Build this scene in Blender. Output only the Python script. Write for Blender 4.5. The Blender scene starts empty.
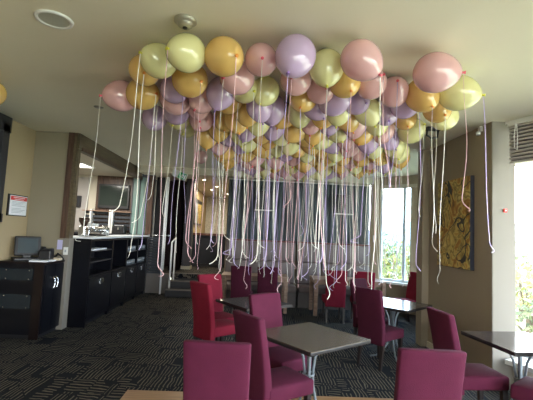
import bpy, bmesh, math, random
from mathutils import Vector, Matrix, Euler
PI = math.pi
R = math.radians
random.seed(7)
col = bpy.context.scene.collection
scn = bpy.context.scene

# ------------------------------------------------------------------ helpers
def obj(name, bm, mat, parent=None, smooth=False, loc=None):
    me = bpy.data.meshes.new(name)
    bmesh.ops.recalc_face_normals(bm, faces=bm.faces[:])
    bm.to_mesh(me); bm.free()
    if smooth:
        for p in me.polygons: p.use_smooth = True
    me.materials.append(mat)
    o = bpy.data.objects.new(name, me); col.objects.link(o)
    if parent: o.parent = parent
    if loc: o.location = loc
    return o
def tag(o, label, cat, group=None):
    o['label'] = label; o['category'] = cat
    if group: o['group'] = group
    return o
def thing(name, label, cat, loc=(0, 0, 0), rz=0, group=None):
    o = bpy.data.objects.new(name, None); col.objects.link(o)
    o.empty_display_size = .1
    o.location = loc; o.rotation_euler = (0, 0, rz)
    return tag(o, label, cat, group)
def struct(name, bm, mat, parent=None, smooth=False):
    o = obj(name, bm, mat, parent, smooth)
    if not parent: o['kind'] = 'structure'
    return o
def B(): return bmesh.new()
def box(bm, x0, x1, y0, y1, z0, z1, bev=0, mat4=None, seg=2):
    r = bmesh.ops.create_cube(bm, size=1)
    vs = r['verts']
    for v in vs:
        v.co = Vector(((x0+x1)/2+v.co.x*(x1-x0), (y0+y1)/2+v.co.y*(y1-y0), (z0+z1)/2+v.co.z*(z1-z0)))
    if bev:
        es = list({e for v in vs for e in v.link_edges})
        rr = bmesh.ops.bevel(bm, geom=es, offset=bev, segments=seg, affect='EDGES', profile=.5)
        vs = list(set(rr['verts']) | {v for v in vs if v.is_valid})
    if mat4 is not None:
        for v in vs: v.co = mat4 @ v.co
    return vs
def bx(*a, **k):
    bm = B(); box(bm, *a, **k); return bm
def tube(bm, pts, r, seg=8, closed_ends=True, flat=1.0):
    pts = [Vector(p) for p in pts]
    rs = r if isinstance(r, (list, tuple)) else [r]*len(pts)
    rings = []
    t0 = (pts[1]-pts[0]).normalized()
    n = t0.orthogonal().normalized()
    for i, p in enumerate(pts):
        if i == 0: t = t0
        elif i == len(pts)-1: t = (pts[i]-pts[i-1]).normalized()
        else: t = (pts[i+1]-pts[i-1]).normalized()
        n = (n - t*n.dot(t)).normalized()
        b = t.cross(n)
        rings.append([bm.verts.new(p+(n*math.cos(2*PI*k/seg)+b*math.sin(2*PI*k/seg)*flat)*rs[i]) for k in range(seg)])
    for a, c in zip(rings, rings[1:]):
        for k in range(seg):
            bm.faces.new((a[k], a[(k+1) % seg], c[(k+1) % seg], c[k]))
    if closed_ends:
        bm.faces.new(rings[0][::-1]); bm.faces.new(rings[-1])
def lathe(bm, prof, seg=24, cx=0, cy=0):
    rings = []
    for r, z in prof:
        if r < 1e-5: rings.append([bm.verts.new((cx, cy, z))])
        else: rings.append([bm.verts.new((cx+r*math.cos(2*PI*k/seg), cy+r*math.sin(2*PI*k/seg), z)) for k in range(seg)])
    for a, c in zip(rings, rings[1:]):
        for k in range(seg):
            k2 = (k+1) % seg
            if len(a) == 1 and len(c) == 1: continue
            if len(a) == 1: bm.faces.new((a[0], c[k2], c[k]))
            elif len(c) == 1: bm.faces.new((a[k], a[k2], c[0]))
            else: bm.faces.new((a[k], a[k2], c[k2], c[k]))
def lobj(prof, seg=24):
    bm = B(); lathe(bm, prof, seg); return bm
def prism(bm, poly, z0, z1):
    a = [bm.verts.new((x, y, z0)) for x, y in poly]
    b = [bm.verts.new((x, y, z1)) for x, y in poly]
    n = len(poly)
    bm.faces.new(a[::-1]); bm.faces.new(b)
    for i in range(n): bm.faces.new((a[i], a[(i+1) % n], b[(i+1) % n], b[i]))

# ------------------------------------------------------------------ materials
def nodes(name):
    m = bpy.data.materials.new(name); m.use_nodes = True
    nt = m.node_tree
    return m, nt, nt.nodes['Principled BSDF']
def mat(name, c, rough=.6, metal=0, bump=0, bscale=60, var=0, vscale=4, spec=.5, coat=0, emit=None, estr=0):
    m, nt, p = nodes(name)
    p.inputs['Base Color'].default_value = (*c, 1)
    p.inputs['Roughness'].default_value = rough
    p.inputs['Metallic'].default_value = metal
    p.inputs['Specular IOR Level'].default_value = spec
    p.inputs['Coat Weight'].default_value = coat
    if emit:
        p.inputs['Emission Color'].default_value = (*emit, 1); p.inputs['Emission Strength'].default_value = estr
    tc = nt.nodes.new('ShaderNodeTexCoord')
    if var:
        n = nt.nodes.new('ShaderNodeTexNoise'); n.inputs['Scale'].default_value = vscale
        n.inputs['Detail'].default_value = 4
        nt.links.new(tc.outputs['Object'], n.inputs['Vector'])
        cr = nt.nodes.new('ShaderNodeValToRGB')
        cr.color_ramp.elements[0].position = .3; cr.color_ramp.elements[1].position = .7
        cr.color_ramp.elements[0].color = (*[max(0, k*(1-var)) for k in c], 1)
        cr.color_ramp.elements[1].color = (*[min(1, k*(1+var)) for k in c], 1)
        nt.links.new(n.outputs['Fac'], cr.inputs['Fac']); nt.links.new(cr.outputs['Color'], p.inputs['Base Color'])
    if bump:
        n = nt.nodes.new('ShaderNodeTexNoise'); n.inputs['Scale'].default_value = bscale
        nt.links.new(tc.outputs['Object'], n.inputs['Vector'])
        b = nt.nodes.new('ShaderNodeBump'); b.inputs['Strength'].default_value = bump; b.inputs['Distance'].default_value = .01
        nt.links.new(n.outputs['Fac'], b.inputs['Height']); nt.links.new(b.outputs['Normal'], p.inputs['Normal'])
    return m
def wood(name, c1, c2, rough=.45, scale=3, axis=(1, 12, 12)):
    m, nt, p = nodes(name)
    tc = nt.nodes.new('ShaderNodeTexCoord'); mp = nt.nodes.new('ShaderNodeMapping')
    mp.inputs['Scale'].default_value = axis
    n = nt.nodes.new('ShaderNodeTexNoise'); n.inputs['Scale'].default_value = scale; n.inputs['Detail'].default_value = 6
    cr = nt.nodes.new('ShaderNodeValToRGB')
    cr.color_ramp.elements[0].position = .35; cr.color_ramp.elements[1].position = .65
    cr.color_ramp.elements[0].color = (*c1, 1); cr.color_ramp.elements[1].color = (*c2, 1)
    nt.links.new(tc.outputs['Object'], mp.inputs['Vector']); nt.links.new(mp.outputs['Vector'], n.inputs['Vector'])
    nt.links.new(n.outputs['Fac'], cr.inputs['Fac']); nt.links.new(cr.outputs['Color'], p.inputs['Base Color'])
    p.inputs['Roughness'].default_value = rough
    return m
def glass(name, tint=(1, 1, 1), gl=.08):
    m = bpy.data.materials.new(name); m.use_nodes = True; nt = m.node_tree; nt.nodes.clear()
    o = nt.nodes.new('ShaderNodeOutputMaterial'); t = nt.nodes.new('ShaderNodeBsdfTransparent')
    g = nt.nodes.new('ShaderNodeBsdfGlossy'); g.inputs['Roughness'].default_value = .02
    t.inputs['Color'].default_value = (*tint, 1)
    mx = nt.nodes.new('ShaderNodeMixShader'); mx.inputs['Fac'].default_value = gl
    nt.links.new(t.outputs[0], mx.inputs[1]); nt.links.new(g.outputs[0], mx.inputs[2]); nt.links.new(mx.outputs[0], o.inputs['Surface'])
    return m
def latex(name, c, tr):
    m = bpy.data.materials.new(name); m.use_nodes = True; nt = m.node_tree; nt.nodes.clear()
    o = nt.nodes.new('ShaderNodeOutputMaterial')
    d = nt.nodes.new('ShaderNodeBsdfDiffuse'); d.inputs['Color'].default_value = (*c, 1)
    t = nt.nodes.new('ShaderNodeBsdfTranslucent'); t.inputs['Color'].default_value = (*tr, 1)
    g = nt.nodes.new('ShaderNodeBsdfGlossy'); g.inputs['Roughness'].default_value = .09
    f = nt.nodes.new('ShaderNodeFresnel'); f.inputs['IOR'].default_value = 1.85
    a = nt.nodes.new('ShaderNodeMixShader'); a.inputs['Fac'].default_value = .30
    b = nt.nodes.new('ShaderNodeMixShader')
    nt.links.new(d.outputs[0], a.inputs[1]); nt.links.new(t.outputs[0], a.inputs[2])
    nt.links.new(f.outputs[0], b.inputs['Fac']); nt.links.new(a.outputs[0], b.inputs[1]); nt.links.new(g.outputs[0], b.inputs[2])
    nt.links.new(b.outputs[0], o.inputs['Surface'])
    return m
def carpet():
    m, nt, p = nodes('labyrinth carpet')
    N = nt.nodes.new; L = nt.links.new
    tc = N('ShaderNodeTexCoord')
    mp = N('ShaderNodeMapping'); mp.inputs['Rotation'].default_value = (0, 0, R(4)); mp.inputs['Scale'].default_value = (1, .6, 1); L(tc.outputs['Object'], mp.inputs['Vector'])
    wn = N('ShaderNodeTexNoise'); wn.inputs['Scale'].default_value = 5; L(mp.outputs['Vector'], wn.inputs['Vector'])
    vm = N('ShaderNodeVectorMath'); vm.operation = 'MULTIPLY_ADD'; L(wn.outputs['Color'], vm.inputs[0]); vm.inputs[1].default_value = (.07, .07, 0); L(mp.outputs['Vector'], vm.inputs[2])
    mp = vm
    def math_(op, a, b=None):
        n = N('ShaderNodeMath'); n.operation = op
        for i, v in enumerate((a, b)):
            if v is None: continue
            if isinstance(v, (int, float)): n.inputs[i].default_value = v
            else: L(v, n.inputs[i])
        return n.outputs[0]
    # patches of parallel lines that turn by a right angle from patch to patch
    vo = N('ShaderNodeTexVoronoi'); vo.distance = 'CHEBYCHEV'; vo.inputs['Scale'].default_value = 4.6
    vo.inputs['Randomness'].default_value = .75
    L(mp.outputs['Vector'], vo.inputs['Vector'])
    se = N('ShaderNodeSeparateXYZ'); L(mp.outputs['Vector'], se.inputs[0])
    sc = N('ShaderNodeSeparateColor'); L(vo.outputs['Color'], sc.inputs[0])
    pick = math_('GREATER_THAN', sc.outputs[0], .74)
    xs, ys = se.outputs[0], se.outputs[1]
    mixv = N('ShaderNodeMix'); mixv.data_type = 'FLOAT'
    L(pick, mixv.inputs[0]); L(xs, mixv.inputs[2]); L(ys, mixv.inputs[3])
    ph = math_('MULTIPLY', sc.outputs[1], 1.0)
    s = math_('ADD', math_('MULTIPLY', mixv.outputs[0], 26.0), ph)
    fr = math_('FRACT', s)
    line = math_('LESS_THAN', math_('ABSOLUTE', math_('SUBTRACT', fr, .5)), .15)
    vo2 = N('ShaderNodeTexVoronoi'); vo2.distance = 'CHEBYCHEV'; vo2.feature = 'F2'; vo2.inputs['Scale'].default_value = 4.6
    vo2.inputs['Randomness'].default_value = .75
    L(mp.outputs['Vector'], vo2.inputs['Vector'])
    gap = math_('SUBTRACT', vo2.outputs['Distance'], vo.outputs['Distance'])
    edge = math_('GREATER_THAN', gap, .035)
    inten = math_('MULTIPLY', line, edge)
    no = N('ShaderNodeTexNoise'); no.inputs['Scale'].default_value = 1.5; L(tc.outputs['Object'], no.inputs['Vector'])
    inten = math_('MULTIPLY', inten, math_('ADD', no.outputs['Fac'], .35))
    mx = N('ShaderNodeMix'); mx.data_type = 'RGBA'
    mx.inputs[6].default_value = (.010, .012, .018, 1); mx.inputs[7].default_value = (.15, .135, .105, 1)
    L(inten, mx.inputs[0]); L(mx.outputs[2], p.inputs['Base Color'])
    p.inputs['Roughness'].default_value = .95; p.inputs['Specular IOR Level'].default_value = .15
    return m
def painting_mat():
    m, nt, p = nodes('abstract gold painting')
    N = nt.nodes.new; L = nt.links.new
    tc = N('ShaderNodeTexCoord')
    n1 = N('ShaderNodeTexNoise'); n1.inputs['Scale'].default_value = 4.0; n1.inputs['Detail'].default_value = 5; n1.inputs['Distortion'].default_value = 1.3
    L(tc.outputs['Object'], n1.inputs['Vector'])
    cr = N('ShaderNodeValToRGB'); e = cr.color_ramp.elements
    e[0].position = .3; e[0].color = (.05, .03, .01, 1); e[1].position = .72; e[1].color = (.75, .62, .22, 1)
    for pos, c in ((.42, (.42, .20, .03)), (.48, (.62, .48, .14)), (.53, (.20, .13, .03)), (.6, (.55, .42, .12))):
        k = e.new(pos); k.color = (*c, 1)
    L(n1.outputs['Fac'], cr.inputs['Fac'])
    # dark winding lines
    n2 = N('ShaderNodeTexNoise'); n2.inputs['Scale'].default_value = 2.6; n2.inputs['Detail'].default_value = 1; n2.inputs['Distortion'].default_value = .8
    L(tc.outputs['Object'], n2.inputs['Vector'])
    w = N('ShaderNodeMath'); w.operation = 'SUBTRACT'; w.inputs[1].default_value = .5; L(n2.outputs['Fac'], w.inputs[0])
    ab = N('ShaderNodeMath'); ab.operation = 'ABSOLUTE'; L(w.outputs[0], ab.inputs[0])
    lt = N('ShaderNodeMath'); lt.operation = 'LESS_THAN'; lt.inputs[1].default_value = .017; L(ab.outputs[0], lt.inputs[0])
    mx = N('ShaderNodeMix'); mx.data_type = 'RGBA'; L(lt.outputs[0], mx.inputs[0]); L(cr.outputs['Color'], mx.inputs[6])
    mx.inputs[7].default_value = (.035, .035, .03, 1)
    L(mx.outputs[2], p.inputs['Base Color']); p.inputs['Roughness'].default_value = .5
    return m
def leaf_mat(name, a, b):
    m, nt, p = nodes(name)
    g = nt.nodes.new('ShaderNodeNewGeometry'); cr = nt.nodes.new('ShaderNodeValToRGB')
    cr.color_ramp.elements[0].color = (*a, 1); cr.color_ramp.elements[1].color = (*b, 1)
    nt.links.new(g.outputs['Random Per Island'], cr.inputs['Fac']); nt.links.new(cr.outputs['Color'], p.inputs['Base Color'])
    p.inputs['Roughness'].default_value = .6
    return m

M = dict(
    ceiling=mat('ceiling paint', (.74, .69, .55), .75, bump=.05, bscale=8, var=.03, vscale=.8),
    tan=mat('tan wall paint', (.37, .29, .17), .75, bump=.05, bscale=150),
    taupe=mat('taupe wall paint', (.31, .255, .18), .75, bump=.05, bscale=150),
    cream=mat('cream wall paint', (.62, .57, .46), .7, bump=.05, bscale=120),
    pillar=mat('pale taupe paint', (.22, .20, .17), .7),
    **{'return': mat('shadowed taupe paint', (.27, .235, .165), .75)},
    white=mat('white paint', (.72, .72, .70), .5),
    darkwood=wood('dark brown timber', (.055, .028, .018), (.11, .06, .04), .4, 3, (12, 12, 1)),
    olivewood=wood('olive brown timber', (.085, .062, .036), (.12, .09, .05), .45, 3, (12, 1, 12)),
    blackcab=mat('black cabinet laminate', (.0045, .005, .008), .32, spec=.18, var=.2, vscale=3),
    blacksheen=mat('glossy black panel', (.012, .018, .024), .25, spec=.3),
    shelfblack=mat('black shelf', (.03, .03, .035), .4),
    browncab=mat('dark brown cabinet edge', (.010, .006, .006), .35, spec=.2),
    chrome=mat('brushed steel', (.62, .66, .70), .25, 1),
    tubesteel=mat('grey satin steel', (.24, .28, .31), .42, .55),
    blackmetal=mat('black metal', (.02, .02, .022), .35, .3),
    counter=mat('white counter', (.70, .74, .76), .3),
    black=mat('black plastic', (.012, .012, .014), .4),
    screen=mat('grey screen', (.06, .08, .09), .12),
    tvscreen=mat('dark television glass', (.03, .04, .035), .1),
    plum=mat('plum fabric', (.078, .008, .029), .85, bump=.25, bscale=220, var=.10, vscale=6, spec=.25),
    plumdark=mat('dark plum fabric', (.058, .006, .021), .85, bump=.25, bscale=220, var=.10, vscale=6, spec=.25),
    red=mat('crimson fabric', (.19, .009, .027), .85, bump=.25, bscale=220, var=.10, vscale=6, spec=.25),
    legs=mat('dark stained leg', (.02, .014, .014), .4),
    tabletop=wood('grey brown laminate top', (.085, .068, .050), (.10, .082, .062), .26, 2, (1, 8, 8)),
    tabledark=wood('dark laminate top', (.035, .028, .028), (.045, .038, .038), .14, 2, (1, 8, 8)),
    edge=mat('black table edge', (.015, .013, .013), .35),
    oak=wood('oak timber', (.24, .14, .09), (.33, .21, .14), .45, 3, (1, 10, 10)),
    benchback=mat('taupe vinyl', (.14, .106, .10), .5, bump=.1, bscale=30, var=.06, vscale=2),
    benchbase=mat('brown grey bench base', (.085, .07, .065), .5),
    redtrim=mat('red brown rail', (.12, .03, .022), .4),
    curtain=mat('slate grey curtain', (.23, .27, .295), .9, bump=.1, bscale=90, var=.12, vscale=3),
    balustrade=mat('dark slatted panel', (.035, .04, .05), .4),
    greybrown=mat('grey brown fascia', (.16, .14, .125), .7),
    teal=mat('frosted teal glass', (.19, .29, .26), .3),
    paper=mat('paper', (.75, .77, .80), .7),
    lilacpaper=mat('lilac paper', (.50, .48, .72), .7),
    redprint=mat('red print', (.65, .05, .04), .6),
    greyprint=mat('grey print', (.35, .38, .42), .7),
    green=mat('green sign face', (.01, .33, .14), .4),
    navy=mat('navy black upholstery', (.02, .024, .035), .6),
    browntop=wood('brown timber top', (.10, .04, .025), (.16, .07, .04), .3),
    speckle=mat('speckled pale wall', (.55, .53, .47), .7, var=.22, vscale=24),
    amber=mat('amber wall paint', (.42, .32, .18), .7),
    maroon=mat('dark maroon drape', (.03, .012, .018), .7),
    slate=mat('slate column paint', (.085, .08, .09), .6),
    blindback=mat('dark slat gap backing', (.12, .11, .10), .8),
    blind=mat('grey slat blind', (.40, .37, .35), .6),
    lampglass=mat('frosted lamp glass', (.42, .43, .36), .35),
    lampon=mat('lit downlight lens', (1, .95, .8), .4, emit=(1, .9, .7), estr=14),
    panelon=mat('lit ceiling panel', (1, .95, .8), .4, emit=(1, .95, .85), estr=1.2),
    nickel=mat('dull nickel', (.36, .34, .27), .4, .5),
    hopper=mat('brown hopper plastic', (.06, .035, .025), .2),
    grass=mat('outside dry grass', (.36, .33, .20), .9, var=.25, vscale=.6),
    hill=mat('distant hills', (.20, .25, .30), .9, var=.06, vscale=.02),
    bark=mat('bark', (.12, .09, .06), .9),
    windowblue=mat('pale window sash', (.62, .68, .72), .4),
    jamb=wood('pale timber window frame', (.42, .34, .23), (.48, .40, .28), .5, 3, (12, 12, 1)),
    canvasedge=mat('navy canvas edge', (.012, .014, .03), .5),
    plank=wood('parquet timber', (.26, .14, .065), (.40, .23, .11), .4, 4, (1, 14, 1)),
    slab=mat('concrete slab', (.3, .3, .29), .9),
    glassrack=mat('clear glassware', (.16, .18, .20), .1, spec=.9),
)
M['carpet'] = carpet(); M['painting'] = painting_mat()
M['tintglass'] = glass('tinted bay glass', (.68, .76, .82), .05)
M['glass'] = glass('window glass', (.97, .99, 1), .05)
M['tree1'] = leaf_mat('yellow green leaves', (.085, .09, .006), (.24, .20, .015))
M['tree2'] = leaf_mat('pale green leaves', (.055, .075, .02), (.15, .16, .05))

# ------------------------------------------------------------------ camera
cd = bpy.data.cameras.new('camera'); cam = bpy.data.objects.new('camera', cd); col.objects.link(cam)
cd.sensor_fit = 'HORIZONTAL'; cd.sensor_width = 36; cd.lens = 395/533*36; cd.clip_end = 1000
cam.matrix_world = (Matrix.Translation((0, 0, 1.65)) @ Matrix.Rotation(R(-2.0), 4, 'Z') @ Matrix.Rotation(R(90+4.8), 4, 'X')
                    @ Matrix.Rotation(R(2.7), 4, 'Z'))
scn.camera = cam

CE = 3.13
# ------------------------------------------------------------------ shell
bm = B(); box(bm, -4.9, 4.95, -4, 10.3, -.12, 0); struct('floor', bm, M['carpet'])
bm = B(); prism(bm, [(-1.17, 1.2), (2.2, 1.2), (2.2, 4.2), (-1.17, 4.2)], 0, .004); struct('floor', bm, M['plank'])
bm = B(); box(bm, -3.0, 4.95, -4, 9.95, CE, CE+.15); box(bm, -4.9, -3.0, -4, 6.5, CE, CE+.15)
struct('ceiling', bm, M['ceiling'])
struct('trim_1', bx(-2.75, 2.93, 9.45, 9.95, 2.97, CE), M['cream'])           # bulkhead at the back
struct('wall_left', bx(-3.75, -3.57, -4, 6.6, 0, CE), M['tan'])
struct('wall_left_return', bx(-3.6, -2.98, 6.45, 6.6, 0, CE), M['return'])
# right wall with painting, return faces
struct('wall_right', bx(2.85, 3.11, 4.6, 6.25, 0, CE), M['taupe'])
struct('wall_right_end', bx(2.74, 2.86, 6.25, 6.45, 0, CE), M['taupe'])
struct('wall_right_pillar', bx(2.852, 3.13, 4.585, 4.602, 0, CE), M['pillar'])
struct('baseboard_right', bx(2.825, 2.85, 4.61, 6.24, 0, .09), M['cream'])
# back wall behind curtain
struct('wall_back', bx(-.62, 2.93, 9.86, 9.98, 0, 2.97), M['taupe'])
# bar side: header, post, low wall
struct('trim_2', bx(-3.0, -2.86, 6.45, 10.2, 2.88, CE), M['olivewood'])
struct('trim_3', bx(-3.03, -2.94, 6.42, 6.56, 1.42, CE), M['darkwood'])
bm = B(); box(bm, -2.94, -2.885, 6.43, 6.56, 1.42, CE); struct('trim_4', bm, M['olivewood'])
struct('trim_5', bx(-2.885, -2.875, 6.47, 6.56, 1.47, 2.88), M['olivewood'])
struct('trim_13', bx(-2.87, -2.845, 6.56, 10.2, 2.86, 2.92), M['darkwood'])
struct('trim_6', bx(-2.98, -2.88, 6.43, 6.60, 0, 1.42), M['pillar'])
# bar room behind
struct('floor', bx(-6.2, -3.0, 6.6, 11, -.12, 0), M['slab'])
struct('ceiling', bx(-6.2, -3.0, 6.5, 11.3, 2.96, 3.1), M['cream'])
struct('wall_bar_back', bx(-6.2, -3.12, 10.62, 10.75, 0, 2.96), M['cream'])
struct('wall_bar_left', bx(-6.3, -6.2, 6.6, 10.75, 0, 2.96), M['cream'])
struct('wall_bar_near', bx(-6.3, -3.6, 6.5, 6.6, 0, 2.96), M['cream'])
bm = B(); box(bm, -4.12, -3.14, 10.52, 10.62, 1.5, 2.96)
for i in range(6): box(bm, -4.10+i*.165, -3.96+i*.165, 10.505, 10.53, 1.5, 2.96)
struct('trim_7', bm, M['darkwood'])                                                # timber panelling behind the tv

# upper room
struct('floor', bx(-3.1, 1.5, 10.5, 20, .38, .51), M['carpet'])
struct('ceiling', bx(-3.0, 1.5, 9.95, 20, CE, CE+.12), M['cream'])
struct('wall_upper_left', bx(-2.14, -2.02, 12.3, 17.4, .51, CE), M['amber'])
struct('wall_upper_back', bx(-2.1, 1.5, 17.4, 17.5, .51, CE), M['speckle'])
struct('wall_upper_right', bx(.9, 1.0, 10.0, 17.5, .0, CE), M['cream'])
struct('wall_stair_left', bx(-3.12, -3.0, 10.62, 12.4, 0, CE), M['slate'])
struct('wall_stair_front', bx(-3.14, -2.6, 10.44, 10.5, 1.46, CE), M['slate'])
struct('wall_stair_low', bx(-3.14, -2.6, 10.44, 10.5, 0, 1.46), M['slate'])
struct('wall_stair', bx(-2.95, -2.06, 12.3, 12.4, .51, CE), M['maroon'])
# steps
bm = B(); box(bm, -2.02, -.62, 9.84, 10.2, 0, .17); box(bm, -2.02, -.62, 10.2, 10.52, 0, .34); box(bm, -2.02, -.62, 10.5, 10.9, 0, .385)
tag(obj('steps', bm, M['shelfblack']), 'two dark carpeted steps with pale nosings up to the rear room', 'steps')
o_ = bpy.data.objects['steps']
bm = B()
box(bm, -2.02, -.62, 9.83, 9.86, .155, .175); box(bm, -2.02, -.62, 10.19, 10.22, .325, .345); box(bm, -2.02, -.62, 10.49, 10.52, .495, .515)
obj('nosing', bm, M['greybrown'], o_)
struct('trim_8', bx(-2.68, -2.06, 10.3, 10.5, 0, .5), M['greybrown'])

# ------------------------------------------------------------------ window wall of the angled bay at the back
def seg_frame(p0, p1):
    d = Vector((p1[0]-p0[0], p1[1]-p0[1], 0)); L = d.length; a = math.atan2(d.y, d.x)
    return L, Matrix.Translation((p0[0], p0[1], 0)) @ Matrix.Rotation(a, 4, 'Z')
def window_run(idx, p0, p1, sill, head, mull, low_mat, frame_mat, sash=[], top=CE, inner=-1):
    L, mt = seg_frame(p0, p1)
    bm = B(); box(bm, 0, L, -.08, .08, 0, sill-.04, mat4=mt); struct('wall_bay_%s' % idx, bm, low_mat)
    bm = B(); box(bm, 0, L, -.08, .08, head+.06, top, mat4=mt)
    w = struct('window_%s' % idx, bm, frame_mat)
    bm = B(); box(bm, -.03, L+.03, -.19, .12, sill-.05, sill, mat4=mt); obj('sill', bm, M['white'], w)
    bm = B()
    box(bm, 0, L, -.06, .06, head, head+.06, mat4=mt)
    for m_, wd in mull: box(bm, m_-wd/2, m_+wd/2, -.06, .06, sill, head, mat4=mt)
    obj('frame', bm, frame_mat, w)
    if sash:
        bm = B()
        for m_, wd in sash: box(bm, m_-wd/2, m_+wd/2, -.03, .03, sill, head, mat4=mt)
        box(bm, 0, L, -.03, .03, sill, sill+.05, mat4=mt); box(bm, 0, L, -.03, .03, head-.05, head, mat4=mt)
        obj('sash', bm, M['windowblue'], w)
    bm = B(); box(bm, .01, L-.01, -.004, .004, sill, head, mat4=mt); obj('pane', bm, M['glass'], w)
    return w, L, mt
w1, L1, mt1 = window_run(1, (2.93, 9.62), (3.80, 8.80), .67, 2.90, [(.13, .26), (1.10, .2)], M['taupe'], M['jamb'],
                         sash=[(.28, .04), (.84, .06)])
bm = B(); box(bm, .27, L1-.05, -.09, -.04, 2.85, 2.93, mat4=mt1)
obj('roller_blind', bm, M['cream'], w1)
bm = B(); box(bm, .11, .15, -.09, -.06, 1.55, 1.62, mat4=mt1); box(bm, .12, .14, -.12, -.09, 1.57, 1.72, mat4=mt1)
obj('window_latch', bm, M['white'], w1)
w2, L2, mt2 = window_run(2, (3.80, 8.80), (3.80, 6.25), .70, 2.86, [(.05, .1), (1.3, .08), (2.5, .1)], M['taupe'], M['jamb'])
struct('wall_right_recess', bx(2.86, 3.9, 6.26, 6.36, 0, CE), M['taupe'])
# bay to the right of the pillar, running towards the viewer
w3, L3, mt3 = window_run(3, (3.14, 4.56), (4.78, .4), .35, 3.04, [(1.55, .06), (3.0, .06)], M['cream'], M['white'])
bm = B()
for i in range(11): box(bm, .02, L3-.1, -.17, -.13, 2.60+i*.042, 2.622+i*.042, mat4=mt3)
bl = tag(obj('slat_blind', bm, M['blind']), 'raised grey slatted blind across the top of the right window', 'blind')
obj('backing', (lambda b: (box(b, .02, L3-.1, -.135, -.125, 2.60, 3.06, mat4=mt3), b)[1])(B()), M['blindback'], bl)  # added dark sheet: stops sky leaking through, its colour shades the gaps between slats
bm = B(); box(bm, 0, L3-.1, -.17, -.11, 3.05, 3.08, mat4=mt3); obj('head_rail', bm, M['white'], bl)
bm = B()
c0 = mt3 @ Vector((.12, -.2, 0))
tube(bm, [(c0.x, c0.y, 3.05), (c0.x-.02, c0.y, 2.9), (c0.x-.015, c0.y, 2.76), (c0.x+.015, c0.y, 2.74), (c0.x+.02, c0.y, 2.9), (c0.x+.01, c0.y, 3.05)], .006, 6)
obj('cord_loop', bm, M['white'], bl, True)
bm = B(); mtk = seg_frame((3.02, 4.62), (4.2, 1.6)); box(bm, 0, mtk[0], -.02, .02, CE-.03, CE, mat4=mtk[1])
tag(obj('curtain_track', bm, M['white']), 'white curtain track fixed to the ceiling beside the right pillar', 'curtain track')
w4, L4, mt4 = window_run(4, (4.78, .4), (4.78, -3.9), .35, 3.04, [(.05, .1), (1.4, .06), (2.8, .06)], M['cream'], M['white'])
# rear wall behind the viewer, with large windows
w5, L5, mt5 = window_run(5, (4.7, -3.9), (-.5, -3.9), .5, 2.7, [(1.2, .1), (2.6, .1), (3.9, .1), (5.15, .1)], M['cream'], M['white'])
struct('wall_rear', bx(-3.75, -.5, -4, -3.85, 0, CE), M['tan'])
# framed opening at the far left
bm = B()
box(bm, -3.57, -3.5, 5.52, 5.67, 1.63, 3.0); box(bm, -3.57, -3.5, 4.2, 5.70, 2.90, 3.12); box(bm, -3.57, -3.5, 4.2, 4.35, 1.63, 3.0)
box(bm, -3.57, -3.5, 4.2, 5.70, 1.63, 1.75)
wl = struct('window_6', bm, M['shelfblack'])
obj('pane', bx(-3.57, -3.55, 4.35, 5.52, 1.75, 2.9), mat('grey frosted glass', (.35, .38, .40), .3), wl)

# ------------------------------------------------------------------ ceiling fittings
t = thing('downlight', 'large round recessed ceiling light with white rim at upper left', 'ceiling light', (-1.51, 2.82, CE))
bm = B(); lathe(bm, [(.10, -.001), (.105, -.012), (.125, -.012), (.13, 0)], 32); obj('rim', bm, M['white'], t, True)
bm = B(); lathe(bm, [(0, -.004), (.07, -.0045), (.104, -.006)], 32); obj('lens', bm, M['lampglass'], t, True)
t = thing('smoke_detector', 'round nickel smoke detector on the ceiling above the pale yellow balloons', 'smoke detector', (-.54, 2.71, CE)); t.scale = (1.3,)*3
bm = B(); lathe(bm, [(.062, 0), (.062, -.012), (.05, -.02), (.045, -.024)], 24); obj('base', bm, M['nickel'], t, True)
bm = B(); lathe(bm, [(.045, -.02), (.04, -.034), (.03, -.042), (.0, -.044)], 24); obj('sensor_head', bm, M['nickel'], t, True)
bm = B(); lathe(bm, [(.014, -.042), (.012, -.05), (0, -.05)], 12); obj('sensor_tip', bm, M['black'], t, True)
for loc, lb in (((-2.08, 2.95, CE), 'small flush ceiling vent at the far left edge'), ((-1.99, 4.93, CE), 'small flush ceiling vent left of the pink balloon')):
    bm = B(); lathe(bm, [(.06, 0), (.055, -.008), (.0, -.008)], 20)
    o = obj('ceiling_vent', bm, M['nickel'], None, True, loc); tag(o, lb, 'vent')
t = thing('speaker_bracket', 'black bracket fitting hanging from ceiling beside the right balloons', 'ceiling fitting', (2.32, 5.0, CE))
obj('mount', bx(-.10, .10, -.06, .06, -.03, 0), M['black'], t)
bm = B(); tube(bm, [(-.08, 0, -.03), (-.09, 0, -.1), (-.03, 0, -.14), (.05, 0, -.13), (.06, 0, -.03)], .014, 8); obj('arm', bm, M['black'], t, True)
t = thing('motion_sensor', 'small white motion sensor high on the right wall near the pillar', 'sensor', (2.85, 4.8, 3.07))
bm = B(); box(bm, -.04, 0, -.03, .03, -.02, .05, bev=.01); obj('housing', bm, M['white'], t)
bm = B(); lathe(bm, [(0, -.07), (.025, -.06), (.03, -.03), (.02, -.015), (0, -.015)], 14); o = obj('lens', bm, M['white'], t, True); o.location = (-.045, 0, 0)
t = thing('call_point', 'small red call point on the pale pillar face', 'call point', (3.0, 4.585, 2.05))
bm = B(); box(bm, -.022, .022, -.02, 0, -.022, .022, bev=.005); obj('housing', bm, M['redprint'], t)
obj('button', bx(-.008, .008, -.025, -.02, -.008, .008), M['white'], t)

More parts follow.
